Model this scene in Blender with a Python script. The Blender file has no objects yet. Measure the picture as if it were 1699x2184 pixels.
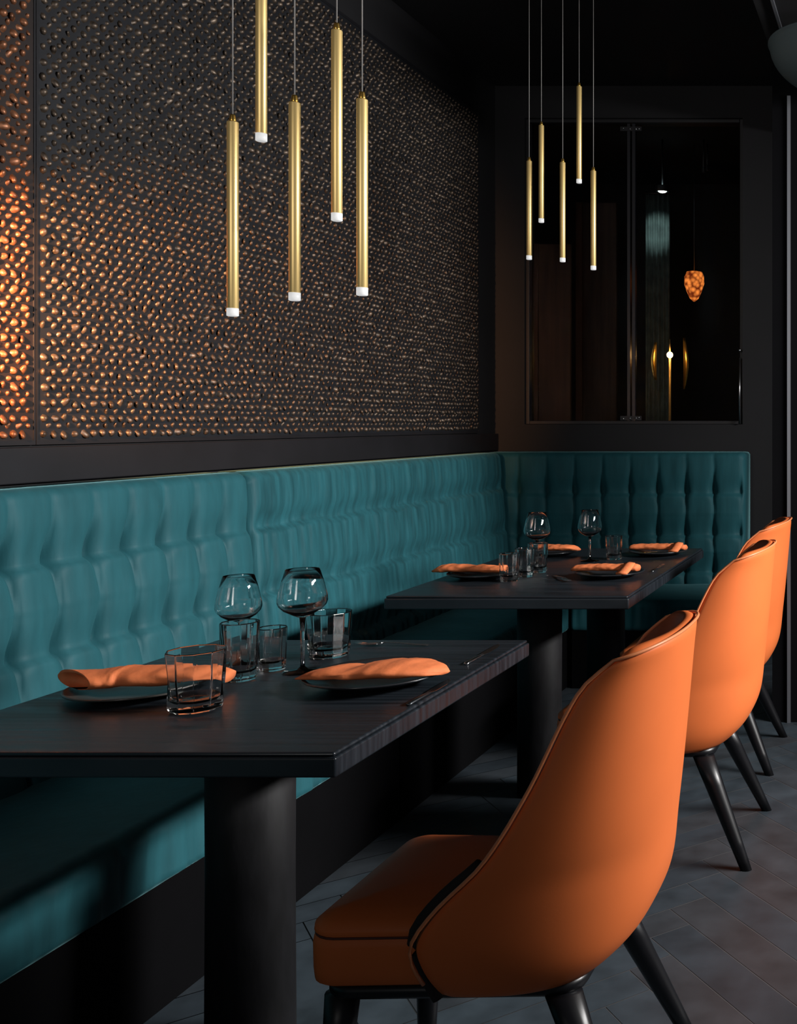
import bpy, math, random
from mathutils import Vector, Matrix, noise as mnoise

random.seed(7)
PI = math.pi
S = bpy.context.scene
COL = S.collection

# ------------------------------------------------------------------ helpers
def link(name, verts, faces, mat=None, parent=None, smooth=True, loc=None):
    me = bpy.data.meshes.new(name)
    me.from_pydata([tuple(v) for v in verts], [], faces)
    me.validate()
    me.update()
    if smooth:
        me.polygons.foreach_set('use_smooth', [True] * len(me.polygons))
    o = bpy.data.objects.new(name, me)
    COL.objects.link(o)
    if mat:
        me.materials.append(mat)
    if parent:
        o.parent = parent
    if loc:
        o.location = loc
    return o


def tag(o, label=None, cat=None, group=None, kind=None):
    if label:
        o['label'] = label
    if cat:
        o['category'] = cat
    if group:
        o['group'] = group
    if kind:
        o['kind'] = kind
    return o


def thing(name, loc=(0, 0, 0), rz=0, label=None, cat=None, group=None):
    o = bpy.data.objects.new(name, None)
    o.empty_display_size = 0.05
    COL.objects.link(o)
    o.location = loc
    o.rotation_euler = (0, 0, rz)
    return tag(o, label, cat, group)


def copy_tree(o, parent=None):
    c = o.copy()
    COL.objects.link(c)
    if parent:
        c.parent = parent
    for ch in list(o.children):
        copy_tree(ch, c)
    return c


def bevel(o, w, seg=2, angle=0.6):
    m = o.modifiers.new('Bevel', 'BEVEL')
    m.width = w
    m.segments = seg
    m.limit_method = 'ANGLE'
    m.angle_limit = angle
    m.harden_normals = True
    return o


def fix_normals(o):
    import bmesh
    bm = bmesh.new()
    bm.from_mesh(o.data)
    bmesh.ops.recalc_face_normals(bm, faces=bm.faces)
    bm.to_mesh(o.data)
    bm.free()
    return o


class MB:
    """collects primitive shapes that make up one mesh"""
    def __init__(self):
        self.v, self.f = [], []

    def box(self, x0, x1, y0, y1, z0, z1):
        b = len(self.v)
        self.v += [(x0, y0, z0), (x1, y0, z0), (x1, y1, z0), (x0, y1, z0),
                   (x0, y0, z1), (x1, y0, z1), (x1, y1, z1), (x0, y1, z1)]
        self.f += [tuple(b + i for i in q) for q in
                   ((0, 3, 2, 1), (4, 5, 6, 7), (0, 1, 5, 4), (1, 2, 6, 5), (2, 3, 7, 6), (3, 0, 4, 7))]
        return self

    def rings(self, rings, cap0=True, cap1=True, closed=True):
        b = len(self.v)
        n = len(rings[0])
        for r in rings:
            self.v += [tuple(p) for p in r]
        for i in range(len(rings) - 1):
            for j in range(n if closed else n - 1):
                k = (j + 1) % n
                self.f.append((b + i * n + j, b + i * n + k, b + (i + 1) * n + k, b + (i + 1) * n + j))
        if cap0:
            self.f.append(tuple(b + j for j in reversed(range(n))))
        if cap1:
            e = b + (len(rings) - 1) * n
            self.f.append(tuple(e + j for j in range(n)))
        return self

    def lathe(self, prof, n=32, cx=0, cy=0, cap0=False, cap1=False):
        rs = []
        for r, z in prof:
            rs.append([(cx + r * math.cos(2 * PI * j / n), cy + r * math.sin(2 * PI * j / n), z) for j in range(n)])
        return self.rings(rs, cap0, cap1)

    def tube(self, path, r, n=8, cap=True):
        rs = []
        P = [Vector(p) for p in path]
        up = Vector((0, 0, 1))
        for i, p in enumerate(P):
            t = (P[min(i + 1, len(P) - 1)] - P[max(i - 1, 0)]).normalized()
            a = t.cross(up)
            if a.length < 1e-3:
                a = t.cross(Vector((0, 1, 0)))
            a.normalize()
            b = t.cross(a).normalized()
            rr = r[i] if isinstance(r, (list, tuple)) else r
            rs.append([p + a * rr * math.cos(2 * PI * j / n) + b * rr * math.sin(2 * PI * j / n) for j in range(n)])
        return self.rings(rs, cap, cap)

    def sphere(self, c, r, n=12, m=8, sz=1.0):
        prof = []
        for i in range(1, m):
            a = PI * i / m
            prof.append((r * math.sin(a), c[2] - r * sz * math.cos(a)))
        b = len(self.v)
        self.lathe(prof, n, c[0], c[1])
        lo = len(self.v)
        self.v += [(c[0], c[1], c[2] - r * sz), (c[0], c[1], c[2] + r * sz)]
        for j in range(n):
            k = (j + 1) % n
            self.f.append((lo, b + k, b + j))
            e = b + (m - 2) * n
            self.f.append((lo + 1, e + j, e + k))
        return self

    def build(self, name, mat, parent=None, smooth=True, loc=None, fix=True):
        o = link(name, self.v, self.f, mat, parent, smooth, loc)
        if fix:
            fix_normals(o)
        return o


def interp(pts, t):
    """smooth piecewise curve through (t, value) pairs"""
    if t <= pts[0][0]:
        return pts[0][1]
    for i in range(len(pts) - 1):
        if t <= pts[i + 1][0]:
            x0, y0 = pts[i]
            x1, y1 = pts[i + 1]
            def slope(k):
                if 0 < k < len(pts) - 1:
                    return (pts[k + 1][1] - pts[k - 1][1]) / (pts[k + 1][0] - pts[k - 1][0])
                k2 = 0 if k == 0 else len(pts) - 2
                return (pts[k2 + 1][1] - pts[k2][1]) / (pts[k2 + 1][0] - pts[k2][0])
            h = x1 - x0
            u = (t - x0) / h
            m0, m1 = slope(i) * h, slope(i + 1) * h
            return ((2 * u**3 - 3 * u**2 + 1) * y0 + (u**3 - 2 * u**2 + u) * m0 +
                    (-2 * u**3 + 3 * u**2) * y1 + (u**3 - u**2) * m1)
    return pts[-1][1]


# ------------------------------------------------------------------ materials
def mat(name, color, rough=0.5, metal=0.0, **kw):
    m = bpy.data.materials.new(name)
    m.use_nodes = True
    b = m.node_tree.nodes['Principled BSDF']
    b.inputs['Base Color'].default_value = (*color, 1)
    b.inputs['Roughness'].default_value = rough
    b.inputs['Metallic'].default_value = metal
    for k, v in kw.items():
        b.inputs[k.replace('_', ' ')].default_value = v
    return m


def vary(m, scale=(1, 1, 1), nscale=8.0, lo=0.8, hi=1.2, bump=0.0, bscale=None, detail=4, rough_var=0.0, dist=0.01):
    """procedural colour variation and bump in object space"""
    nt = m.node_tree
    N, L = nt.nodes, nt.links
    b = N['Principled BSDF']
    tc = N.new('ShaderNodeTexCoord')
    mp = N.new('ShaderNodeMapping')
    mp.inputs['Scale'].default_value = scale
    L.new(tc.outputs['Object'], mp.inputs['Vector'])
    nz = N.new('ShaderNodeTexNoise')
    nz.inputs['Scale'].default_value = nscale
    nz.inputs['Detail'].default_value = detail
    L.new(mp.outputs['Vector'], nz.inputs['Vector'])
    mr = N.new('ShaderNodeMapRange')
    mr.inputs['From Min'].default_value = 0.3
    mr.inputs['From Max'].default_value = 0.7
    mr.inputs['To Min'].default_value = lo
    mr.inputs['To Max'].default_value = hi
    L.new(nz.outputs['Fac'], mr.inputs['Value'])
    mx = N.new('ShaderNodeMix')
    mx.data_type = 'RGBA'
    mx.blend_type = 'MULTIPLY'
    mx.inputs['Factor'].default_value = 1.0
    mx.inputs[6].default_value = b.inputs['Base Color'].default_value
    cmb = N.new('ShaderNodeCombineColor')
    for i in range(3):
        L.new(mr.outputs['Result'], cmb.inputs[i])
    L.new(cmb.outputs['Color'], mx.inputs[7])
    L.new(mx.outputs[2], b.inputs['Base Color'])
    if rough_var:
        r0 = b.inputs['Roughness'].default_value
        m2 = N.new('ShaderNodeMapRange')
        m2.inputs['From Min'].default_value = 0.3
        m2.inputs['From Max'].default_value = 0.7
        m2.inputs['To Min'].default_value = r0 - rough_var
        m2.inputs['To Max'].default_value = r0 + rough_var
        L.new(nz.outputs['Fac'], m2.inputs['Value'])
        L.new(m2.outputs['Result'], b.inputs['Roughness'])
    if bump:
        n2 = N.new('ShaderNodeTexNoise')
        n2.inputs['Scale'].default_value = bscale or nscale * 6
        n2.inputs['Detail'].default_value = 5
        L.new(mp.outputs['Vector'], n2.inputs['Vector'])
        bp = N.new('ShaderNodeBump')
        bp.inputs['Strength'].default_value = bump
        bp.inputs['Distance'].default_value = dist
        L.new(n2.outputs['Fac'], bp.inputs['Height'])
        L.new(bp.outputs['Normal'], b.inputs['Normal'])
    return m


def emis(name, color, strength):
    m = mat(name, color, 0.4)
    b = m.node_tree.nodes['Principled BSDF']
    b.inputs['Emission Color'].default_value = (*color, 1)
    b.inputs['Emission Strength'].default_value = strength
    return m


M = {}
M['wall'] = vary(mat('black painted wall', (0.0085, 0.0085, 0.0105), 0.75), nscale=3, lo=0.85, hi=1.15, bump=0.1, bscale=120, dist=0.002)
M['wall_trim'] = vary(mat('black wood trim', (0.0085, 0.0085, 0.011), 0.5), nscale=5, lo=0.8, hi=1.2)
M['wall_shaded'] = vary(mat('shaded matt wall', (0.0032, 0.0032, 0.0042), 0.9, Specular_IOR_Level=0.1), nscale=3, lo=0.85, hi=1.15)  # wall colour darkened to stand for shade on the right wall
M['ceiling'] = vary(mat('black ceiling', (0.006, 0.006, 0.008), 0.85), nscale=2, lo=0.85, hi=1.15)
M['floor_plank'] = None
M['velvet'] = vary(mat('teal velvet', (0.0165, 0.096, 0.116), 0.62, Sheen_Weight=0.25, Sheen_Roughness=0.4,
                       Sheen_Tint=(0.35, 0.75, 0.8, 1), Specular_IOR_Level=0.25),
                   scale=(1, 1, 0.22), nscale=26, lo=0.86, hi=1.14, bump=0.12, bscale=60, dist=0.006)
M['velvet_soft'] = vary(mat('brushed teal velvet', (0.0165, 0.096, 0.116), 0.62, Sheen_Weight=0.25, Sheen_Roughness=0.4,
                            Sheen_Tint=(0.35, 0.75, 0.8, 1), Specular_IOR_Level=0.25),
                        scale=(1, 1, 0.10), nscale=34, lo=0.68, hi=1.3, bump=0.35, bscale=40, dist=0.008)
M['plinth'] = vary(mat('black plinth', (0.0024, 0.0024, 0.003), 0.9, Specular_IOR_Level=0.08), nscale=4, lo=0.8, hi=1.2)
M['leather'] = vary(mat('orange leather', (0.74, 0.170, 0.045), 0.50, Specular_IOR_Level=0.22), nscale=5, lo=0.95, hi=1.05, bump=0.05, bscale=260, dist=0.001)
M['leather_in_shaded'] = vary(mat('shaded orange leather inside', (0.26, 0.06, 0.022), 0.5, Specular_IOR_Level=0.3), nscale=5, lo=0.95, hi=1.05)  # orange leather darkened in colour for the shadow inside the shell
M['piping'] = mat('orange piping', (0.75, 0.25, 0.10), 0.4)
M['shade_tube'] = mat('dark brown shade tube', (0.012, 0.006, 0.005), 0.8)
M['seam'] = mat('dark seam', (0.08, 0.02, 0.012), 0.6)
M['black_wood'] = vary(mat('black stained wood', (0.0045, 0.0045, 0.006), 0.36), scale=(1, 1, 0.2), nscale=20, lo=0.7, hi=1.4)
M['table_wood'] = vary(mat('black stained oak tabletop', (0.012, 0.016, 0.021), 0.34, Specular_IOR_Level=0.55), scale=(0.5, 14, 1), nscale=5, lo=0.6, hi=1.5, bump=0.10, bscale=8, rough_var=0.08, dist=0.002)
M['pedestal'] = vary(mat('charcoal textured pedestal', (0.008, 0.008, 0.0095), 0.65, Specular_IOR_Level=0.3), scale=(1, 1, 0.35), nscale=40, lo=0.7, hi=1.4, bump=0.3, bscale=60, dist=0.002)
M['napkin'] = vary(mat('orange linen napkin', (0.80, 0.21, 0.07), 0.75), nscale=22, lo=0.8, hi=1.15, bump=0.25, bscale=60, dist=0.004)
M['plate'] = mat('dark glazed stoneware', (0.022, 0.023, 0.026), 0.22)
M['plate_grey'] = mat('grey glazed stoneware', (0.07, 0.066, 0.06), 0.28)
M['steel'] = mat('polished steel', (0.55, 0.56, 0.58), 0.22, 1.0)
M['dark_steel'] = mat('dark steel', (0.10, 0.11, 0.12), 0.4, 1.0)
M['strip_metal'] = mat('satin steel profile', (0.24, 0.25, 0.28), 0.45, 0.6)
M['glass'] = mat('clear glass', (1, 1, 1), 0.0, Transmission_Weight=1.0, IOR=1.48)
M['pane'] = mat('smoked window glass', (0.82, 0.84, 0.86), 0.0, Transmission_Weight=1.0, IOR=1.08)
M['brass'] = mat('brushed brass', (0.83, 0.60, 0.24), 0.40, 0.60)
M['brass_cap'] = mat('dark brass', (0.55, 0.34, 0.08), 0.3, 0.95)
M['cable'] = mat('grey cable', (0.30, 0.29, 0.28), 0.5)
M['diffuser'] = emis('opal diffuser', (0.5, 0.5, 0.5), 1.0)
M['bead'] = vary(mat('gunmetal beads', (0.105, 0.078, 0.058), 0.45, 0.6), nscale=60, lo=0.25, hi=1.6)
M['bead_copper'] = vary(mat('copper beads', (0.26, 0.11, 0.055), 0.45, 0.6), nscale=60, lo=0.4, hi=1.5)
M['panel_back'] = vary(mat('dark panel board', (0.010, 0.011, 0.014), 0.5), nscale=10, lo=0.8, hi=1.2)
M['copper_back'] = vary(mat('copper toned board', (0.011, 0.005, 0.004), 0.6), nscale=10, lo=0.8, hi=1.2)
M['room_wall'] = vary(mat('dark plaster', (0.012, 0.011, 0.012), 0.8), nscale=4, lo=0.8, hi=1.2)
M['brown_wood'] = vary(mat('reddish brown wood', (0.075, 0.040, 0.026), 0.6), scale=(1, 1, 0.1), nscale=18, lo=0.6, hi=1.4)
M['drape'] = vary(mat('grey green drape', (0.10, 0.145, 0.14), 0.85), scale=(1, 1, 1), nscale=14, lo=0.7, hi=1.3)
M['bulb'] = emis('warm bulb', (1.0, 0.55, 0.2), 60)
M['spot_lens'] = emis('spotlight lens', (0.85, 1.0, 0.92), 6.0)
M['spot_dim'] = emis('dim spotlight lens', (0.9, 0.9, 1.0), 0.6)


def herringbone_material():
    m = mat('charcoal herringbone parquet', (0.030, 0.032, 0.036), 0.5)
    nt = m.node_tree
    N, L = nt.nodes, nt.links
    b = N['Principled BSDF']
    at = N.new('ShaderNodeAttribute')
    at.attribute_name = 'plank'
    tc = N.new('ShaderNodeTexCoord')
    nz = N.new('ShaderNodeTexNoise')
    nz.inputs['Scale'].default_value = 9
    nz.inputs['Detail'].default_value = 6
    L.new(tc.outputs['Object'], nz.inputs['Vector'])
    rp = N.new('ShaderNodeValToRGB')
    rp.color_ramp.elements[0].color = (0.033, 0.044, 0.055, 1)
    rp.color_ramp.elements[1].color = (0.042, 0.047, 0.054, 1)
    e = rp.color_ramp.elements.new(0.5)
    e.color = (0.045, 0.061, 0.075, 1)
    L.new(at.outputs['Fac'], rp.inputs['Fac'])
    mr = N.new('ShaderNodeMapRange')
    mr.inputs['From Min'].default_value = 0.25
    mr.inputs['From Max'].default_value = 0.75
    mr.inputs['To Min'].default_value = 0.6
    mr.inputs['To Max'].default_value = 1.4
    L.new(nz.outputs['Fac'], mr.inputs['Value'])
    vm = N.new('ShaderNodeVectorMath')
    vm.operation = 'SCALE'
    L.new(rp.outputs['Color'], vm.inputs[0])
    L.new(mr.outputs['Result'], vm.inputs['Scale'])
    L.new(vm.outputs['Vector'], b.inputs['Base Color'])
    bp = N.new('ShaderNodeBump')
    bp.inputs['Strength'].default_value = 0.25
    bp.inputs['Distance'].default_value = 0.003
    L.new(nz.outputs['Fac'], bp.inputs['Height'])
    L.new(bp.outputs['Normal'], b.inputs['Normal'])
    return m


M['floor_plank'] = herringbone_material()


def glow_material():
    """amber glass shade lit from inside, cell pattern of the cut glass"""
    m = mat('lit amber cut glass', (0.5, 0.12, 0.02), 0.2)
    nt = m.node_tree
    N, L = nt.nodes, nt.links
    b = N['Principled BSDF']
    tc = N.new('ShaderNodeTexCoord')
    vo = N.new('ShaderNodeTexVoronoi')
    vo.inputs['Scale'].default_value = 34
    L.new(tc.outputs['Object'], vo.inputs['Vector'])
    rp = N.new('ShaderNodeValToRGB')
    rp.color_ramp.elements[0].position = 0.1
    rp.color_ramp.elements[0].color = (1.0, 0.27, 0.045, 1)
    rp.color_ramp.elements[1].position = 0.75
    rp.color_ramp.elements[1].color = (0.10, 0.012, 0.003, 1)
    L.new(vo.outputs['Distance'], rp.inputs['Fac'])
    L.new(rp.outputs['Color'], b.inputs['Emission Color'])
    b.inputs['Emission Strength'].default_value = 1.3
    return m


M['amber'] = glow_material()

# ------------------------------------------------------------------ setting
WX = -2.28          # left wall face
WY = 5.80           # back wall face
CZ = 3.20           # ceiling height
EYE = 1.31


def herringbone(x0, x1, y0, y1, w=0.11, n=6, gap=0.0016):
    v, f, at = [], [], []
    ca = math.cos(math.radians(40))
    sa = math.sin(math.radians(40))
    cx, cy = (x0 + x1) / 2, (y0 + y1) / 2
    R = int(math.hypot(x1 - x0, y1 - y0) / 2 / w) + n + 2

    def put(c0, r0, c1, r1):
        pts = [(c0 * w + gap, r0 * w + gap), (c1 * w - gap, r0 * w + gap), (c1 * w - gap, r1 * w - gap), (c0 * w + gap, r1 * w - gap)]
        q = [(cx + a * ca - b * sa, cy + a * sa + b * ca) for a, b in pts]
        if all(p[0] < x0 for p in q) or all(p[0] > x1 for p in q) or all(p[1] < y0 for p in q) or all(p[1] > y1 for p in q):
            return
        b0 = len(v)
        v.extend((min(max(p[0], x0), x1), min(max(p[1], y0), y1), 0.0) for p in q)
        f.append((b0, b0 + 1, b0 + 2, b0 + 3))
        at.append(random.random())
    for r in range(-R, R):
        for c in range(-R, R):
            k = (c - r) % (2 * n)
            if k == 0:
                put(c, r, c + n, r + 1)
            if k == n:
                put(c, r - n + 1, c + 1, r + 1)
    o = link('floor', v, f, M['floor_plank'], smooth=False)
    a = o.data.attributes.new('plank', 'FLOAT', 'FACE')
    a.data.foreach_set('value', at)
    return o


floor = herringbone(-2.5, 2.6, -0.6, 9.0)
tag(floor, kind='structure')
fb = MB().box(-2.5, 2.6, -0.6, 9.0, -0.10, -0.0008).build('floor_base', mat('floor joints', (0.15, 0.15, 0.155), 0.6), floor)

tag(MB().box(WX - 0.15, WX, -0.6, WY, 0, CZ).build('wall_left', M['wall'], smooth=False), kind='structure')
wx0, wx1, wz0, wz1 = -2.114, -0.888, 1.297, 3.02
b = MB()
b.box(WX - 0.15, wx0, WY, WY + 0.14, 0, CZ)
b.box(wx1, 2.6, WY, WY + 0.14, 0, CZ)
b.box(wx0, wx1, WY, WY + 0.14, 0, wz0)
b.box(wx0, wx1, WY, WY + 0.14, wz1, CZ)
tag(b.build('wall_back', M['wall'], smooth=False), kind='structure')
tag(MB().box(-3.7, 2.6, -0.6, 9.0, CZ, CZ + 0.12).build('ceiling', M['ceiling'], smooth=False), kind='structure')
# projecting wall and dropped soffit on the right
PX, PY, SZ = -0.56, 4.50, 2.91
tag(MB().box(PX, 0.10, PY, PY + 0.11, 0, SZ).build('wall_right', M['wall_shaded'], smooth=False), kind='structure')
tag(MB().box(PX, 2.6, -0.6, WY, SZ, CZ).build('ceiling_soffit', M['ceiling'], smooth=False), kind='structure')
t = MB().box(-0.494, -0.480, PY - 0.012, PY, 0, SZ - 0.18).build('trim_1', M['strip_metal'], smooth=False)
tag(t, kind='structure')
t = MB().box(-0.492, -0.480, 0.6, PY - 0.02, SZ - 0.008, SZ).build('trim_2', M['strip_metal'], smooth=False)
tag(t, kind='structure')
# dark ledge behind the back of the bench
t = bevel(MB().box(WX, WX + 0.02, 0.2, WY, 1.150, 1.245).build('trim_3', M['wall_trim'], smooth=False), 0.004)
tag(t, kind='structure')

# ---- window in the back wall: frame, mullion, panes, fittings
win = thing('window_1', ((wx0 + wx1) / 2, WY, wz0))
win['kind'] = 'structure'
cxw = (wx0 + wx1) / 2
hw, hh = (wx1 - wx0) / 2, wz1 - wz0
f = MB()
for a in ((-hw, -hw + 0.02), (hw - 0.02, hw)):
    f.box(a[0], a[1], 0.02, 0.10, 0, hh)
f.box(-hw + 0.02, hw - 0.02, 0.02, 0.10, 0, 0.02)
f.box(-hw + 0.02, hw - 0.02, 0.02, 0.10, hh - 0.02, hh)
bevel(f.build('window_frame', M['wall_trim'], win, smooth=False), 0.003)
mxl = -1.527 - cxw
f = MB().box(mxl - 0.022, mxl - 0.006, 0.045, 0.085, 0.02, hh - 0.02).box(mxl + 0.006, mxl + 0.022, 0.045, 0.085, 0.02, hh - 0.02)
f.build('mullion', mat('dark mullion', (0.014, 0.014, 0.018), 0.35), win, smooth=False)
for xa, xb in ((-hw + 0.02, mxl - 0.022), (mxl + 0.022, hw - 0.02)):
    MB().box(xa, xb, 0.062, 0.070, 0.02, hh - 0.02).build('pane', M['pane'], win, smooth=False)
for zz in (0.035, hh - 0.050):
    fit = MB().box(mxl - 0.06, mxl + 0.06, 0.040, 0.045, zz - 0.012, zz + 0.012).build('patch_fitting', M['wall_trim'], win, smooth=False)
    for dx in (-0.042, -0.004, 0.030, 0.046):
        MB().sphere((mxl + dx, 0.039, zz + random.uniform(-.004, .004)), 0.0055, 8, 6).build('screw', M['steel'], fit)

# metal pull bar at the right window edge
ph = thing('window_pull_bar', (-0.902, WY, 0), label='thin steel pull bar with ball tip at right edge of back window', cat='handle')
MB().tube([(0, -0.02, 1.30), (0, -0.02, 1.67)], [0.007, 0.0045], 10).build('bar', M['steel'], ph)
MB().sphere((0, -0.02, 1.712), 0.008, 12, 8).build('ball', M['steel'], ph)
for zz in (1.32, 1.66, 1.712):
    MB().tube([(0, 0.0, zz), (0, -0.02, zz)], 0.004, 8).build('bracket', M['dark_steel'], ph)

# ---- beaded metal screens on the left wall
def bead_panel(name, y0, y1, z0, z1, bead_mat, back_mat, label, dy, dz, seed):
    rnd = random.Random(seed)
    t = thing(name, (WX, y0, z0), label=label, cat='wall panel')
    L, H = y1 - y0, z1 - z0
    MB().box(0, 0.012, 0, L, 0, H).build('backing_board', back_mat, t, smooth=False)
    fr = MB()
    for (a0, a1, c0, c1) in ((-0.006, 0, -0.012, H + 0.012), (L, L + 0.006, -0.012, H + 0.012), (0, L, -0.012, 0), (0, L, H, H + 0.012)):
        fr.box(0, 0.014, a0, a1, c0, c1)
    fr.build('frame', M['wall_trim'], t, smooth=False)
    v, f = [], []
    nr = int(H / dz)
    nc = int(L / dy)
    for r in range(nr):
        for c in range(nc):
            for half in (0, 1):
                cy = dy * (c + 0.5 + 0.5 * half) + rnd.uniform(-.0015, .0015)
                cz = dz * (r + 0.4 + 0.5 * half) + rnd.uniform(-.0015, .0015)
                if cy > L - 0.012 or cz > H - 0.012:
                    continue
                s = rnd.uniform(0.85, 1.12) * (1.0 if half == 0 else 0.72)
                ry, rz_, rx = 0.0088 * s, 0.0105 * s, 0.0115 * s
                tw = rnd.uniform(-0.5, 0.5)
                tn = rnd.gauss(0, 0.38)
                tl = rnd.gauss(0, 0.35)
                if half:
                    tl += 0.45      # small links lean upwards between the beads
                b0 = len(v)
                n = 7
                for (h, k) in ((0.0, 1.0), (0.45, 0.92), (0.80, 0.62)):
                    for j in range(n):
                        a = 2 * PI * j / n + tw
                        v.append((0.011 + rx * h, cy + ry * k * math.cos(a) + tn * rx * h, cz + rz_ * k * math.sin(a) + tl * rx * h))
                v.append((0.011 + rx, cy + tn * rx, cz + tl * rx))
                for q in range(2):
                    for j in range(n):
                        k2 = (j + 1) % n
                        f.append((b0 + q * n + j, b0 + q * n + k2, b0 + (q + 1) * n + k2, b0 + (q + 1) * n + j))
                for j in range(n):
                    f.append((b0 + 2 * n + j, b0 + 2 * n + (j + 1) % n, b0 + 3 * n))
    o = link('bead_pattern', v, f, bead_mat, t, smooth=True)
    o['kind'] = 'stuff'
    return t


bead_panel('beaded_wall_panel', 2.712, 5.54, 1.262, 2.96, M['bead'], M['panel_back'],
           'long dark wall panel of metal beads above the teal bench', 0.0335, 0.041, 3)
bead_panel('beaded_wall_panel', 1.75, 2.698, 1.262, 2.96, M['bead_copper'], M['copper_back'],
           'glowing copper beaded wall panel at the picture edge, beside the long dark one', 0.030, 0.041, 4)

# ------------------------------------------------------------------ banquette
def tuft_depth(u, v, L, p, rows, soft, off, seed):
    """how far the cover sinks at (u along, v height)"""
    k = u - off + 0.004 * math.sin(v * 27.0 + 1.0) * (0.3 if soft else 1)
    nz = mnoise.noise(Vector((u * 3.1, v * 2.0, seed)))
    ph = (k / p) % 1.0
    du = min(ph, 1 - ph) * p
    rowd = min(abs(v - r) for r in rows)
    wr = math.exp(-(rowd / 0.075) ** 2)
    if soft:
        d = 0.004 * math.exp(-(du / 0.010) ** 2) * (0.6 + 0.8 * nz)
        r2 = min(rows, key=lambda r: abs(v - r))
        dv = v - r2 + 0.012 * mnoise.noise(Vector((u * 9, r2 * 5, seed)))
        d += 0.024 * math.exp(-(dv / (0.050 if dv > 0 else 0.013)) ** 2)
        d += 0.006 * (mnoise.noise(Vector((u * 30, v * 3.0, seed + 5))) + 0.5 * mnoise.noise(Vector((u * 75, v * 6.0, seed + 9))))
        return d
    d = 0.014 * math.exp(-(du / 0.0065) ** 2) * (0.55 + 0.6 * wr)
    d += 0.009 * (1 - math.sin(PI * ph)) ** 2
    r2 = min(rows, key=lambda r: abs(v - r))
    dv = v - r2
    d += 0.017 * math.exp(-(dv / (0.070 if dv > 0 else 0.010)) ** 2)
    d += 0.024 * math.exp(-(du / 0.019) ** 2 - (dv / (0.060 if dv > 0 else 0.022)) ** 2)
    d += 0.004 * mnoise.noise(Vector((u * 14, v * 7, seed)))
    return d


def make_back(name, L, thick_top, thick_bot, z0, z1, p, rows, soft, off, seed, m, parent, res=0.008):
    """upholstered back: local x = depth towards the sitter, y = along, z = up; wall side at x=0"""
    nu = int(L / res)
    zs = []
    nz_ = int((z1 - 0.035 - z0) / 0.009)
    for i in range(nz_ + 1):
        zs.append(z0 + (z1 - 0.035 - z0) * i / nz_)
    rings = []
    for i in range(nu + 1):
        u = L * i / nu
        e = min(u, L - u)
        er = 0.032
        edge = 0.0 if e >= er else er - math.sqrt(max(0.0, er * er - (er - e) ** 2))
        ring = [(0.0, u, z0)]
        for z in zs:
            tt = (z - z0) / (z1 - z0)
            x = thick_bot + (thick_top - thick_bot) * tt
            fall = min(1.0, max(0.0, (z1 - z) / 0.11))
            x -= tuft_depth(u, z, L, p, rows, soft, off, seed) * (0.25 + 0.75 * fall) * min(1, e / 0.04)
            ring.append((max(0.02, x - edge), u, z))
        xl = ring[-1][0]
        r = 0.035
        for a in range(1, 7):
            th = a / 6 * PI / 2
            ring.append((xl - r + r * math.cos(th), u, z1 - r + r * math.sin(th) - edge * 0.55))
        ring.append((0.0, u, z1 - edge * 0.55))
        rings.append(ring)
    o = MB().rings(rings, True, True).build(name, m, parent)
    return o


def make_seat(name, L, x_front, z0, z1, seed, m, parent, res=0.009):
    """seat pad: local x from 0 (wall) to x_front, y along"""
    nu = int(L / res)
    r = 0.04
    rings = []
    for i in range(nu + 1):
        u = L * i / nu
        e = min(u, L - u)
        er = 0.02
        edge = 0.0 if e >= er else er - math.sqrt(max(0.0, er * er - (er - e) ** 2))
        w = lambda z: 0.010 * mnoise.noise(Vector((u * 16, z * 5, seed))) + 0.009 * mnoise.noise(Vector((u * 42, z * 5, seed)))
        ring = [(0.0, u, z0)]
        ring.append((x_front - 0.012 - edge, u, z0))
        for k in range(9):
            z = z0 + 0.012 + (z1 - r - z0 - 0.012) * k / 8
            ring.append((x_front + w(z) - edge, u, z))
        for k in range(1, 7):
            th = k / 6 * PI / 2
            ring.append((x_front - r + r * math.cos(th) + w(z1) * (1 - k / 6) - edge, u, z1 - r + r * math.sin(th) - edge * .4))
        for k in range(1, 9):
            x = (x_front - r) * (1 - k / 8)
            ring.append((x, u, z1 + 0.006 * math.sin(PI * k / 8) + 0.003 * mnoise.noise(Vector((u * 8, x * 8, seed))) - edge * .4))
        rings.append(ring)
    return MB().rings(rings, True, True).build(name, m, parent)


BT = 1.146      # bench back top
ST = 0.435      # seat top
rows = [0.958, 0.735, 0.50]
bench1 = thing('banquette_bench', (WX + 0.02, 0.60, 0), label='teal velvet bench with buttoned pleated back behind the nearer table', cat='bench')
L1 = 2.785
make_back('backrest', L1, 0.125, 0.190, 0.43, BT, 0.131, rows, False, 0.0 + 0.033, 1.0, M['velvet'], bench1)
make_seat('seat', L1 + 0.004, 0.63, 0.285, ST, 1.0, M['velvet'], bench1)
bevel(MB().box(0, 0.615, 0, L1 + 0.004, 0, 0.284).build('plinth', M['plinth'], bench1, smooth=False), 0.004)

bench2 = thing('banquette_bench', (WX + 0.02, 3.397, 0), label='smooth brushed teal velvet bench along the wall up to the room corner', cat='bench')
L2 = 5.535 - 3.397
make_back('backrest', L2, 0.120, 0.185, 0.43, BT, 0.075, rows, True, 0.01, 2.0, M['velvet_soft'], bench2)
make_seat('seat', L2 + 0.006, 0.63, 0.285, ST, 2.0, M['velvet'], bench2)
bevel(MB().box(0, 0.615, 0, L2 + 0.006, 0, 0.284).build('plinth', M['plinth'], bench2, smooth=False), 0.004)

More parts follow.
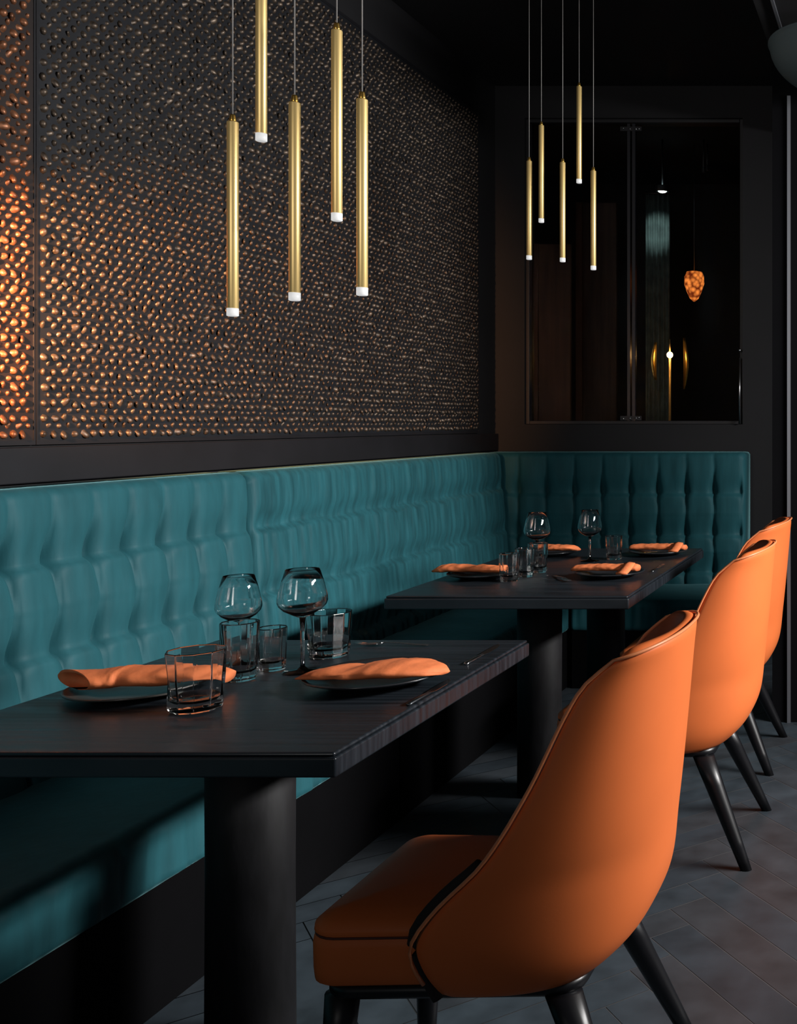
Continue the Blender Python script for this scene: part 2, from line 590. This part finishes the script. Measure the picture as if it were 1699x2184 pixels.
# back bench, turned so that its front looks towards -Y
L3 = 1.40 - 0.0
bench3 = thing('banquette_bench', (-2.255, WY - 0.005, 0), -PI / 2, label='short teal bench with tall fluted back across the back wall', cat='bench')
make_back('backrest', L3 + 0.01, 0.215, 0.245, 0.30, BT, 0.1515, [0.925, 0.70, 0.50], False, 0.03, 4.0, M['velvet'], bench3)
# seat starts beyond the wall bench
sp = make_seat('seat', 0.77, 0.74, 0.285, ST, 3.0, M['velvet'], bench3)
sp.location = (0.0, 0.635, 0)
# carve the seat so it begins in front of the back
for vtx in sp.data.vertices:
    if vtx.co.x < 0.25:
        vtx.co.x = 0.25
pl = MB().box(0.02, 0.725, 0.640, 1.40, 0, 0.284).build('plinth', M['plinth'], bench3, smooth=False)

# ------------------------------------------------------------------ tables
def table(name, x0, x1, y0, y1, legs, label):
    cx, cy = (x0 + x1) / 2, (y0 + y1) / 2
    t = thing(name, (cx, cy, 0), label=label, cat='table')
    hx, hy = (x1 - x0) / 2, (y1 - y0) / 2
    top = bevel(MB().box(-hx, hx, -hy, hy, 0.702, 0.737).build('tabletop', M['table_wood'], t), 0.004, 3)
    bevel(MB().box(-hx + 0.004, hx - 0.004, -hy + 0.004, hy - 0.004, 0.737, 0.745).build('surface_board', M['table_wood'], top), 0.005, 3)
    for (lx, ly, r) in legs:
        o = MB().lathe([(r, 0.0), (r, 0.02), (r * 0.98, 0.35), (r, 0.69)], 40, lx - cx, ly - cy, True, True).build('pedestal', M['pedestal'], t)
        m = bevel(MB().box(lx - cx - r * 1.03, lx - cx + r * 1.03, ly - cy - r * 1.03, ly - cy + r * 1.03, 0.66, 0.702).build('mounting_block', M['black_wood'], o, smooth=False), 0.003)
    return t


TZ = 0.745
table('dining_table', -1.774, -0.964, 1.76, 2.68, [(-1.372, 2.18, 0.083)], 'nearer black square table on one round pedestal, set for two')
table('dining_table', -1.675, -0.882, 3.344, 4.62, [(-1.28, 3.66, 0.076), (-1.262, 4.42, 0.080)], 'farther long black table on two round pedestals, set for four')

# ------------------------------------------------------------------ chairs
def make_chair(label):
    t = thing('dining_chair', (0, 0, 0), label=label, cat='chair', group='orange barrel dining chairs')
    OX = 0.70                          # local origin under the chair centre
    front = [(0, -.785), (.10, -.812), (.165, -.822), (.215, -.814), (.30, -.775), (.42, -.704), (.62, -.632), (.84, -.572), (.93, -.540), (1, -.492)]
    backc = [(0, -.548), (.04, -.517), (.10, -.480), (.22, -.446), (.43, -.429), (.72, -.412), (1, -.398)]
    wid = [(0, .212), (.08, .234), (.2, .243), (.5, .234), (.8, .214), (1, .200)]
    nt_, ns = 30, 48
    grid = []
    for i in range(nt_ + 1):
        tt = i / nt_
        row = []
        xf, xb, w = interp(front, tt), interp(backc, tt), interp(wid, tt)
        for j in range(ns + 1):
            s = -1 + 2 * j / ns
            a = abs(s)
            phi = (1 - a) * PI / 2
            n = 2.35 + 1.1 * max(0.0, 1 - tt / .35)
            x = xf + (xb - xf) * math.sin(phi) ** (2 / n)
            y = w * max(0.0, math.cos(phi)) ** (2 / n) * (1 if s >= 0 else -1)
            ztop = 0.926 - 0.026 * a ** 2
            z = 0.322 + tt * (ztop - 0.322)
            row.append((x + OX, y, z))
        grid.append(row)
    v = [p for r in grid for p in r]
    m_ = ns + 1
    f = []
    for i in range(nt_):
        for j in range(ns):
            f.append((i * m_ + j, i * m_ + j + 1, (i + 1) * m_ + j + 1, (i + 1) * m_ + j))
    sh = link('backrest', v, f, M['leather'], t)
    sh.data.materials.append(M['leather_in_shaded'])
    so = sh.modifiers.new('Solidify', 'SOLIDIFY')
    so.thickness = 0.030
    so.offset = -1
    so.use_even_offset = False
    so.material_offset = 1
    so.material_offset_rim = 0
    ss = sh.modifiers.new('Subdivision', 'SUBSURF')
    ss.levels = 1
    ss.render_levels = 1
    # piping along the outer rim
    rim = [grid[i][0] for i in range(2, nt_)] + grid[nt_] + [grid[i][ns] for i in range(nt_ - 1, 1, -1)]
    rim = [(p[0] + (0.000), p[1] * 1.0, p[2] + 0.0005) for p in rim]
    MB().tube(rim, 0.0032, 8).build('piping', M['piping'], sh)
    # dark tube added as the shade between seat and shell, at the front edges
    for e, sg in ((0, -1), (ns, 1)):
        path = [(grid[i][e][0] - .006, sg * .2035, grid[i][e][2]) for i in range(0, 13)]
        MB().tube(path, [.010 + .006 * math.sin(PI * i / 12) for i in range(13)], 10).build('shade_tube', M['shade_tube'], sh)
    # seat
    def rrect(hx0, hx1, hy, rad, z, inset, n=6, taper=0.045):
        x0, x1, y = hx0 + inset, hx1 - inset, hy - inset
        r = max(0.01, rad - inset)
        pts = []
        for (cx, cy, a0) in ((x1 - r, y - r, 0), (x0 + r, y - r, PI / 2), (x0 + r, -y + r, PI), (x1 - r, -y + r, 1.5 * PI)):
            for k in range(n + 1):
                a = a0 + PI / 2 * k / n
                px, py = cx + r * math.cos(a), cy + r * math.sin(a)
                u = max(0.0, (px - hx0) / (hx1 - hx0))
                pts.append((px, py * (1 - taper * 4 * max(0.0, u - .45) ** 1.5), z))
        return pts
    X0, X1, HY = -1.030 + OX, -.62 + OX, .200
    rings = []
    for z, ins in ((.335, .012), (.342, .002), (.36, 0), (.405, -.001), (.416, .001), (.421, .007), (.426, .001), (.436, .002), (.449, .018), (.458, .05), (.464, .10), (.466, .15)):
        rings.append(rrect(X0, X1, HY, .055, z, ins))
    seat = MB().rings(rings).build('seat', M['leather'], t)
    MB().tube(rrect(X0, X1, HY, .055, .421, .004) + [rrect(X0, X1, HY, .055, .421, .004)[0]], 0.0022, 6).build('seam', M['seam'], seat)
    # black under-frame and legs
    fr = MB().rings([rrect(-1.005 + OX, -.555 + OX, .192, .05, z, i_) for z, i_ in ((.312, .004), (.318, 0), (.334, 0))]).build('seat_frame', M['black_wood'], t)
    for sy in (-1, 1):
        for (xt, yt, xb, yb, rt, rb) in ((-.975, .165, -.992, .190, .030, .017), (-.590, .165, -.452, .232, .033, .017)):
            rs = []
            for k in range(5):
                u = k / 4
                cx_, cy_, r_ = xt + (xb - xt) * u + OX, sy * (yt + (yb - yt) * u), rt + (rb - rt) * u
                rs.append([(cx_ + r_ * math.cos(2 * PI * q / 16), cy_ + r_ * .8 * math.sin(2 * PI * q / 16), .314 * (1 - u)) for q in range(16)])
            MB().rings(rs).build('leg', M['black_wood'], t)
    return t


ch = make_chair('orange leather chair at the nearer table, closest to the viewer')
ch.location = (-0.70, 1.97, 0)
c2 = copy_tree(ch)
c2['label'] = 'middle orange leather chair of the row, at front end of the farther table'
c2.location = (-0.70, 3.25, 0)
c3 = copy_tree(ch)
c3['label'] = 'farthest orange leather chair, partly behind another by the steel wall strip'
c3.location = (-0.735, 4.06, 0)

# ------------------------------------------------------------------ pendant lights
def make_pendant():
    """origin at the bottom of the diffuser"""
    t = thing('pendant_light', (0, 0, 0), cat='pendant light', group='slim brass pendant lights')
    r = 0.01055
    MB().lathe([(0.0001, 0), (r * .8, 0.0003), (r * 1.02, 0.0015), (r * 1.02, 0.0165)], 32, cap0=True, cap1=True).build('diffuser', M['diffuser'], t)
    MB().lathe([(r * .97, 0.0166), (r, 0.0172), (r, 0.3965), (r * .96, 0.3978), (0.0065, 0.3980)], 40, cap0=True, cap1=True).build('tube', M['brass'], t)
    MB().lathe([(0.0068, 0.398), (0.0066, 0.402), (0.0050, 0.411), (0.0045, 0.413)], 24, cap0=True, cap1=True).build('cap', M['brass_cap'], t)
    return t


def place_pendant(proto, first, px, ydif, Y, label):
    """a pendant hanging at depth Y; px/ydif are where its lower end shows"""
    o = proto if first else copy_tree(proto)
    x = (px - 1920) * Y / 2200
    z = EYE + (900 - ydif) * Y / 2200
    o.location = (x, Y, z)
    o['label'] = label
    MB().tube([(0, 0, 0.412), (0, 0, CZ - z)], 0.0013, 8).build('cable', M['cable'], o)
    return o


PN = [(496, 675, 2.11, 'brass rod pendant over nearer table, lowest of its cluster'),
      (557, 302, 2.15, 'brass rod pendant over nearer table, highest one cut by the picture top'),
      (628, 642, 2.07, 'brass rod pendant over nearer table, third from the bench side'),
      (718, 472, 2.15, 'brass rod pendant over nearer table, second highest of its cluster'),
      (772, 631, 2.09, 'brass rod pendant over nearer table, one closest to the chairs')]
PF = [(1128, 554, 4.16, 'small brass rod pendant over farther table, nearest the beaded wall'),
      (1154, 475, 4.22, 'small brass rod pendant over farther table, second highest of its cluster'),
      (1199.5, 559, 4.12, 'small brass rod pendant over farther table, middle of the five'),
      (1234.5, 391, 4.24, 'small brass rod pendant over farther table, highest of its cluster'),
      (1265, 576, 4.14, 'small brass rod pendant over farther table, lowest of its cluster')]
protos = make_pendant()
pend = []
for spec in PN + PF:
    pend.append(spec)
base = protos
copies = [base] + [copy_tree(base) for _ in range(len(pend) - 1)]
for o, (px, yd, Y, lab) in zip(copies, pend):
    place_pendant(o, True, px, yd, Y, lab)
    o['group'] = 'brass pendants over the nearer table' if Y < 3 else 'brass pendants over the farther table'

# grey bowl lamp hanging at the right, cut by the picture edge
bl = thing('hanging_bowl_lamp', (-.222, 4.12, 2.612), label='grey bowl shaped hanging lamp cut by the picture edge, under the ceiling', cat='hanging lamp')
prof = [(.0005, 0.0)]
for k in range(1, 15):
    a = k / 14 * PI / 2
    prof.append((.30 * math.sin(a), .19 * (1 - math.cos(a))))
prof += [(.306, .190), (.306, .196), (.296, .196)]
for k in range(13, -1, -1):
    a = k / 14 * PI / 2
    prof.append((max(.0005, .292 * math.sin(a)), .006 + .184 * (1 - math.cos(a))))
MB().lathe(prof, 64).build('bowl', mat('grey green enamel', (0.17, 0.215, 0.225), 0.5), bl)
for k in range(3):
    a = 2 * PI * k / 3 + .5
    MB().tube([(.285 * math.cos(a), .285 * math.sin(a), .185), (.06 * math.cos(a), .06 * math.sin(a), SZ - 2.612)], .003, 8).build('suspension_rod', M['dark_steel'], bl)

# ------------------------------------------------------------------ tableware
def on_table(px, py, dz=0.0):
    Y = (EYE - TZ - dz) * 2200 / (py - 900)
    return ((px - 1920) * Y / 2200, Y, TZ)


def wine_glass(h, rb, label, group, x, y):
    """hollow stemmed glass: height h, widest bowl radius rb"""
    t = thing('wine_glass', (x, y, TZ), label=label, cat='wine glass', group=group)
    rf = rb * 0.78
    zb = h - 0.106
    MB().lathe([(rf, 0.0), (rf * 1.01, 0.0015), (rf * .95, 0.003), (rf * .3, 0.0055), (0.0050, 0.012), (0.0040, h * .2), (0.0042, h * .38), (0.0062, zb - 0.004)], 40, cap0=True, cap1=True).build('stem', M['glass'], t)
    outer = [(0.0062, zb - 0.004), (rb * .40, zb + 0.003), (rb * .76, zb + .014), (rb * .95, zb + .025), (rb, zb + .034), (rb * .985, zb + .045), (rb * .84, h - .028), (rb * .68, h - .001)]
    inner = [(max(0.0005, r - 0.0014), z + (0.004 if i < 2 else 0.001)) for i, (r, z) in enumerate(outer[1:-1], 1)]
    prof = [(0.0004, zb - 0.004)] + outer + [(rb * .68 - .0007, h)] + [(rb * .68 - .0014, h - .001)] + list(reversed(inner)) + [(0.0004, zb + 0.006)]
    MB().lathe(prof, 48).build('bowl', M['glass'], t)
    return t


def tumbler(h, r, label, group, x, y, n=10, rot=0.0, nrow=5):
    """heavy faceted tumbler with a thick base"""
    prof = [(0.0004, 0.0), (r * .80, 0.0), (r * .88, 0.004)] + [(r * (.89 + .05 * k / max(1, nrow - 1)), .010 + (h * .56 - .01) * k / max(1, nrow - 1)) for k in range(nrow)] + [(r, h - .002), (r - .0012, h), (r - .0026, h - .002), (r * .93 - .004, h * .4), (r * .78, 0.024), (r * .5, 0.018), (0.0004, 0.017)]
    rs = []
    for q, (rr, zz) in enumerate(prof):
        ring = []
        for k in range(n):
            a = 2 * PI * k / n
            kk = 1.0
            if 3 <= q <= 3 + nrow - 1 and nrow > 1:
                kk = 1 + .045 * (1 if (k + q) % 2 else -1)
            ring.append((rr * kk * math.cos(a), rr * kk * math.sin(a), zz))
        rs.append(ring)
    o = MB().rings(rs, False, False).build('tumbler', M['glass'], smooth=False, loc=(x, y, TZ))
    o.rotation_euler = (0, 0, rot)
    bevel(o, 0.0016, 2, 0.3)
    tag(o, label, 'drinking glass', group)
    return o


GN, GF = 'glasses on the nearer table', 'glasses on the farther table'
tumbler(.118, .052, 'wide short cut glass tumbler beside the rolled napkin on nearer table', GN, -1.386, 2.030, 10, .2, 2)
wine_glass(.210, .047, 'stemmed wine glass behind the tall tumbler, bench side of nearer table', GN, -1.530, 2.385)
tumbler(.128, .038, 'tall faceted tumbler in front of the bench side wine glass', GN, -1.4485, 2.262, 12, .1, 6)
tumbler(.098, .031, 'small narrow tumbler close behind the tall faceted one', GN, -1.432, 2.352, 10, .3, 1)
wine_glass(.232, .051, 'large wine glass at the centre of nearer table, in front of bench seam', GN, -1.354, 2.336)
tumbler(.108, .050, 'wide cut glass tumbler behind the large centre wine glass', GN, -1.379, 2.490, 12, .15, 4)

tumbler(.100, .036, 'front cut glass tumbler of the cluster on the farther table', GF, -1.388, 3.66, 12, .2)
tumbler(.105, .036, 'second cut glass tumbler of the cluster on the farther table', GF, -1.372, 3.765, 12, .1)
tumbler(.112, .036, 'third cut glass tumbler behind two others on the farther table', GF, -1.362, 3.875, 12, .4)
wine_glass(.212, .050, 'wine glass with orange napkin seen through it, on the farther table', GF, -1.416, 4.02)
wine_glass(.208, .048, 'clear wine glass in the middle of the farther table', GF, -1.262, 4.19)
tumbler(.098, .034, 'tumbler touching the middle wine glass on the farther table', GF, -1.178, 4.24, 12, .2)


def plate(R, label, group, x, y, m, deep=0.022):
    prof = [(0.0004, 0.0), (R * .55, 0.0), (R * .60, 0.001), (R * .70, deep * .35), (R * .92, deep * .82), (R * .995, deep), (R, deep + .002), (R * .99, deep + .0035),
            (R * .91, deep * .95), (R * .70, deep * .5 + .003), (R * .58, .0055), (R * .3, .0045), (0.0004, .0045)]
    o = MB().lathe(prof, 64).build('plate', m, loc=(x, y, TZ))
    return tag(o, label, 'plate', group)


PNn, PFn = 'plates on the nearer table', 'plates on the farther table'
plate(.135, 'grey plate under the rolled napkin at bench side of nearer table', PNn, -1.585, 2.160, M['plate_grey'], .015)
plate(.143, 'deep dark plate under the folded napkin at chair side of nearer table', PNn, -1.133, 2.235, M['plate'], .022)
plate(.118, 'dark plate at front bench side of the farther table', PFn, -1.520, 3.745, M['plate'], .018)
plate(.118, 'dark plate at back bench side of the farther table, behind wine glass', PFn, -1.480, 4.375, M['plate'], .018)
plate(.123, 'dark plate at front chair side of the farther table', PFn, -1.062, 3.775, M['plate'], .018)
plate(.123, 'dark plate at back chair side of the farther table', PFn, -1.032, 4.395, M['plate'], .018)


def roll(L, prof, hollow, label, group, loc, rz, seed, tail=None, flat_bottom=True, lift=0.0, n=28, ns=40):
    """cloth roll lying along local x; prof: (t, half width, height, centre shift)"""
    rings = []
    def ring(t, k=1.0, dx=0.0):
        w = interp([(p[0], p[1]) for p in prof], t) * k
        h = interp([(p[0], p[2]) for p in prof], t) * k
        sh = interp([(p[0], p[3]) for p in prof], t)
        c = []
        for j in range(n):
            a = 2 * PI * j / n
            nzv = mnoise.noise(Vector((t * 5 + seed, math.cos(a) * 1.3, math.sin(a) * 1.3)))
            q = 1 + 0.16 * nzv * (min(1, max(0, t - .1) * 3) if hollow else 1)
            fold = 0.0
            y = w * math.cos(a) * q + sh
            z = h * .5 + h * .5 * math.sin(a) * q
            nk = k * (min(1.0, max(0.0, t - .12) * 5) if hollow else 1)
            y += .0035 * mnoise.noise(Vector((t * 11 + seed, a * 1.2, 3.3))) * nk
            z += .0040 * mnoise.noise(Vector((t * 14 + a * .8, seed, 7.7))) * nk * (1 if math.sin(a) > 0 else .3)
            cut = .058 * (1 - math.cos(a)) * max(0.0, 1 - t / .45) if hollow else .006 * math.cos(a)
            c.append((L * (t - .5) + dx + cut, y, max(0.0008, z)))
        return c
    if hollow:
        for t, k in ((.20, .50), (.12, .66), (.05, .80), (.01, .86), (.0, .92)):
            rings.append(ring(t, k))
    for i in range(ns + 1):
        rings.append(ring(i / ns))
    o = MB().rings(rings).build('napkin', M['napkin'], loc=loc)
    o.rotation_euler = (0, 0, rz)
    tag(o, label, 'napkin', group)
    if tail:
        # loose corner of the cloth hanging over the plate rim
        rs = []
        for i in range(10):
            u = i / 9
            x = L * .5 - .028 - .006 * u
            y = -.012 - tail * u
            z = .030 * (1 - u) ** 1.3 + .002
            z = max(z * .8, .0006)
            rs.append([(x - .020, y, z), (x + .020, y, z), (x + .020, y, z + .006), (x, y, z + .010), (x - .020, y, z + .006)])
        MB().rings(rs).build('folded_corner', M['napkin'], o)
    return o


NN, NF = 'orange napkins on the nearer table', 'orange napkins on the farther table'
roll(.345, [(0, .048, .037, -.010), (.12, .045, .036, -.010), (.25, .041, .037, -.006), (.36, .042, .039, 0), (.6, .044, .037, .006), (.85, .042, .033, .010), (1, .028, .024, .012)], True,
     'rolled orange napkin with open end, on grey plate at bench side', NN, (-1.582, 2.138, TZ + .0185), .12, 1.0)
roll(.292, [(0, .003, .005, -.02), (.08, .022, .016, -.018), (.25, .048, .024, -.006), (.40, .056, .022, 0), (.58, .060, .031, .006), (.8, .056, .029, .010), (.94, .038, .022, .012), (1, .012, .010, .012)], False,
     'leaf shaped folded orange napkin on deep dark plate, chair side of nearer table', NN, (-1.122, 2.195, TZ + .0235), .03, 5.0)
roll(.255, [(0, .006, .008, 0), (.12, .020, .026, 0), (.3, .026, .032, 0), (.6, .026, .028, 0), (1, .022, .024, 0)], False,
     'orange napkin with pointed end at front bench side of farther table', NF, (-1.562, 3.735, TZ + .0205), .0, 8.0)
roll(.200, [(0, .016, .020, 0), (.3, .024, .026, 0), (.8, .022, .024, 0), (.95, .014, .018, 0), (1, .006, .010, 0)], False,
     'orange napkin behind the wine glass at back bench side of farther table', NF, (-1.460, 4.365, TZ + .0205), .0, 11.0)
roll(.240, [(0, .008, .012, 0), (.06, .018, .023, 0), (.4, .019, .026, 0), (.9, .019, .027, 0), (1, .014, .021, 0)], False,
     'orange napkin roll with hanging corner at front chair side of farther table', NF, (-1.078, 3.770, TZ + .0205), -.02, 14.0, tail=.085)
roll(.235, [(0, .012, .018, 0), (.06, .017, .024, 0), (.4, .018, .026, 0), (.9, .018, .026, 0), (1, .013, .020, 0)], False,
     'orange napkin roll with hanging corner at back chair side of farther table', NF, (-1.032, 4.395, TZ + .0205), -.02, 17.0, tail=.075)


def fork(label, group, x, y, rz, L=.19):
    """lies along local x, tines at -x"""
    t = thing('fork', (x, y, TZ), rz, label, 'fork', group)
    h = MB()
    rs = []
    for (u, w, z) in ((-.02, .010, .006), (.0, .004, .008), (.3, .003, .007), (.7, .0055, .003), (1, .0065, .002)):
        xx = -L * .12 + L * .62 * u
        rs.append([(xx, -w, z), (xx, w, z), (xx, w, z + .002), (xx, -w, z + .002)])
    bevel(MB().rings(rs).build('handle', M['steel'], t), .0007)
    tn = MB()
    for k in range(4):
        yy = -.0083 + .0055 * k
        tn.tube([(-L * .11, yy * .9, .0075), (-L * .2, yy, .005), (-L * .34, yy, .004), (-L * .5, yy * .85, .008)], [.0022, .0020, .0016, .0007], 6)
    tn.build('tines', M['steel'], t)
    return t


def knife(label, group, x, y, rz, L=.22, m=None):
    """lies along local x, handle at -x"""
    t = thing('knife', (x, y, TZ), rz, label, 'knife', group)
    rs = []
    for (u, w, h) in ((0, .004, .004), (.03, .0065, .007), (.35, .0055, .006), (.46, .0045, .005)):
        xx = -L / 2 + L * u
        rs.append([(xx, w * math.cos(a), .0035 + .5 * h * (1 + math.sin(a)) - .003) for a in [2 * PI * j / 10 for j in range(10)]])
    MB().rings(rs).build('handle', m or M['steel'], t)
    rs = []
    for (u, w0, w1) in ((.46, -.0045, .0045), (.52, -.008, .007), (.8, -.008, .008), (.95, -.003, .008), (1, .004, .007)):
        xx = -L / 2 + L * u
        rs.append([(xx, w0, .003), (xx, w1, .0025), (xx, w1, .0045), (xx, w0, .0035)])
    MB().rings(rs).build('blade', M['steel'], t, smooth=False)
    return t


CN, CF = 'cutlery on the nearer table', 'cutlery on the farther table'
fork('steel fork lying by the back edge of the nearer table', CN, -1.285, 2.605, -.04)
knife('steel knife along the table edge right of the leaf shaped napkin', CN, -1.010, 2.500, PI / 2, .21)
knife('dark handled knife with bright tip by the deep dark plate', CN, -.979, 2.150, PI / 2, .20, M['dark_steel'])
fork('steel fork angled beside the front chair side plate of farther table', CF, -1.215, 3.70, math.radians(125), .17)
knife('steel knife near the chair side edge of the farther table', CF, -.935, 3.985, PI / 2, .21)

# ------------------------------------------------------------------ room seen through the back window
tag(MB().box(-3.6, 0.4, 8.2, 8.3, 0, CZ).build('wall_far', M['room_wall'], smooth=False), kind='structure')
tag(MB().box(-3.7, -3.6, WY + .14, 8.3, 0, CZ).build('wall_side', M['room_wall'], smooth=False), kind='structure')
tag(MB().box(0.4, 0.5, WY + .14, 8.3, 0, CZ).build('wall_end', M['room_wall'], smooth=False), kind='structure')


def thru(px, py, Y):
    return ((px - 1920) * Y / 2200, Y, EYE + (900 - py) * Y / 2200)


# wooden panels
def wood_panel(px0, px1, py0, py1, Y, label):
    x0, _, z1 = thru(px0, py0, Y)
    x1, _, z0 = thru(px1, py1, Y)
    t = thing('wooden_panel', ((x0 + x1) / 2, Y, 0), label=label, cat='panel')
    w = (x1 - x0) / 2
    bevel(MB().box(-w, w, 0, .03, 0, z1).build('board', M['brown_wood'], t, smooth=False), .004)
    bevel(MB().box(-w, -w + .05, -.012, 0, 0, z1).build('stile', M['brown_wood'], t, smooth=False), .003)
    return t


wood_panel(1132, 1216, 520, 900, 7.0, 'reddish brown wooden panel behind the window, on the bench side')
wood_panel(1228, 1314, 432, 900, 7.6, 'dim brown wooden panel standing deeper behind the window')
# drape lit by the spotlight
x, y, z = thru(1402, 430, 7.3)
t = thing('drape', (x, y, 0), label='grey green drape under the bright spotlight behind the window', cat='drape')
rs = []
for i in range(2):
    zz = (0.0, 2.92)[i]
    ring = []
    for j in range(41):
        u = j / 40
        ring.append((-.085 + .17 * u, .014 * math.sin(u * 5 * 2 * PI), zz))
    for j in reversed(range(41)):
        u = j / 40
        ring.append((-.085 + .17 * u, .014 * math.sin(u * 5 * 2 * PI) + .006, zz))
    rs.append(ring)
MB().rings(rs).build('cloth', M['drape'], t)
MB().tube([(-.12, .0, 2.93), (.12, .0, 2.93)], .010, 10).build('rail', M['dark_steel'], t)
# ceiling spotlights
def spotlight(px, py, Y, lens, r, label):
    x, y, z = thru(px, py, Y)
    t = thing('ceiling_spotlight', (x, y, z), label=label, cat='spotlight')
    MB().lathe([(r * 1.5, .035), (r * 1.5, .0), (r * 1.25, -.004), (r * 1.15, .01), (r * 1.15, .035)], 28).build('housing', M['dark_steel'], t)
    MB().sphere((0, 0, .004), r, 16, 8, .5).build('lens', lens, t)
    MB().tube([(0, 0, .034), (0, 0, CZ - z)], .006, 8).build('stem', M['dark_steel'], t)
    return t


spotlight(1412, 408, 6.9, M['spot_lens'], .030, 'bright white ceiling spotlight behind the window')
spotlight(1500, 367, 6.9, M['spot_dim'], .008, 'faint pin spotlight behind the window, left one of two')
spotlight(1508, 363, 7.0, M['spot_dim'], .008, 'faint pin spotlight behind the window, right one of two')
# amber pendant
x, y, z = thru(1480, 643, 7.0)
t = thing('amber_pendant_lamp', (x, y, z), label='glowing amber cut glass pendant lamp behind the window', cat='pendant lamp')
MB().lathe([(.006, 0), (.030, .02), (.052, .07), (.068, .12), (.066, .17), (.052, .20), (.012, .208)], 12, cap0=True, cap1=True).build('shade', M['amber'], t, smooth=False)
MB().tube([(0, 0, .205), (0, 0, CZ - z)], .004, 8).build('cord', M['dark_steel'], t)
# bulb on a slim brass stand with curved plates added for the glows beside it
x, y, z = thru(1428, 757, 6.6)
t = thing('table_lamp', (x, y, 0), label='slim brass lamp with bare glowing bulb between two added glow plates behind window', cat='lamp')
MB().tube([(0, 0, .02), (0, 0, z - .02)], .008, 12).build('stand', M['brass'], t)
MB().lathe([(.09, 0), (.09, .012), (.02, .02)], 28, cap0=True, cap1=True).build('base', M['brass'], t)
MB().sphere((0, 0, z), .020, 16, 10).build('bulb', M['bulb'], t)
MB().tube([(0, 0, z + .02), (0, 0, z + .10)], [.006, .003], 10).build('finial', M['brass'], t)
for sx, ht in ((-1, .16), (1, .22)):
    rs = []
    for k in range(13):
        u = k / 12
        zz = z - ht + u * ht * 1.5
        ww = .004 + .022 * math.sin(PI * u) * (1.0 if sx > 0 else .5)
        xx = .098 + .014 * math.sin(PI * u)
        rs.append([(sx * (xx - .012 - ww * .7), ww, zz), (sx * (xx - ww * .7 - .009), ww + .003, zz), (sx * (xx + ww * .5), -ww + .003, zz), (sx * (xx + ww * .5 - .003), -ww, zz)])
    MB().rings(rs).build('side_glow_plate', M['brass_cap'], t)
BULB = (x, y, z)

# ------------------------------------------------------------------ lights
def area(name, loc, target, sx, sy, w, color=(1, 1, 1), spread=PI):
    d = bpy.data.lights.new(name, 'AREA')
    d.shape = 'RECTANGLE'
    d.size, d.size_y = sx, sy
    d.energy = w
    d.color = color
    d.spread = spread
    o = bpy.data.objects.new(name, d)
    COL.objects.link(o)
    o.location = loc
    dirv = (Vector(target) - Vector(loc)).normalized()
    o.rotation_euler = dirv.to_track_quat('-Z', 'Z').to_euler()
    return o


def spot(name, loc, target, w, angle, blend, color, r=0.03):
    d = bpy.data.lights.new(name, 'SPOT')
    d.energy = w
    d.spot_size = math.radians(angle)
    d.spot_blend = blend
    d.color = color
    d.shadow_soft_size = r
    o = bpy.data.objects.new(name, d)
    COL.objects.link(o)
    o.location = loc
    o.rotation_euler = (Vector(target) - Vector(loc)).normalized().to_track_quat('-Z', 'Y').to_euler()
    return o


for k, yy in enumerate((2.36, 2.70, 3.04)):       # three tall sashes of the window on the right
    area('side_window_light', (2.55, yy, 2.3), (-1.9, yy + 0.55, 0.80), 0.25, 1.35, 28, (1.0, 0.98, 0.96), math.radians(95))
area('front_fill', (-1.45, -0.55, 2.1), (-1.25, 3.0, 2.45), 0.45, 2.0, 4.6, (1.0, 0.96, 0.92), math.radians(72))  # unseen fill added behind the camera, mainly for the brass rods
spot('panel_uplight', (-2.04, 1.80, 1.60), (-2.28, 2.42, 1.60), 600, 50, 1.0, (1.0, 0.45, 0.19), .03)
spot('drape_spot', (-1.66, 6.92, 2.82), (-1.715, 7.3, 2.66), 5, 40, 0.8, (0.85, 1.0, 0.95), .02)
d = bpy.data.lights.new('back_room_fill', 'POINT')  # hidden fill added to brighten the room behind the window
d.energy = 1.4
d.color = (1, .5, .25)
d.shadow_soft_size = .02
o = bpy.data.objects.new('back_room_fill', d)
COL.objects.link(o)
o.location = (-2.75, 6.2, 1.75)
w = bpy.data.worlds.new('World')
S.world = w
w.use_nodes = True
bg = w.node_tree.nodes['Background']
bg.inputs['Color'].default_value = (0.55, 0.62, 0.75, 1)
bg.inputs['Strength'].default_value = 0.045

# ------------------------------------------------------------------ camera
cam = bpy.data.cameras.new('Camera')
co = bpy.data.objects.new('Camera', cam)
COL.objects.link(co)
co.location = (0, 0, EYE)
co.rotation_euler = (PI / 2, 0, 0)
cam.sensor_fit = 'AUTO'
cam.sensor_width = 36
cam.lens = 36 * 2200 / 2184
cam.shift_x = (849.5 - 1920) / 2184
cam.shift_y = (900 - 1092) / 2184
cam.clip_start = 0.05
S.camera = co

S.view_settings.view_transform = 'Standard'
S.view_settings.look = 'None'
S.view_settings.exposure = 0
S.view_settings.gamma = 1
S.view_settings.use_curve_mapping = False
S.cycles.use_denoising = True
S.cycles.max_bounces = 12
S.cycles.transparent_max_bounces = 12
S.cycles.caustics_reflective = False
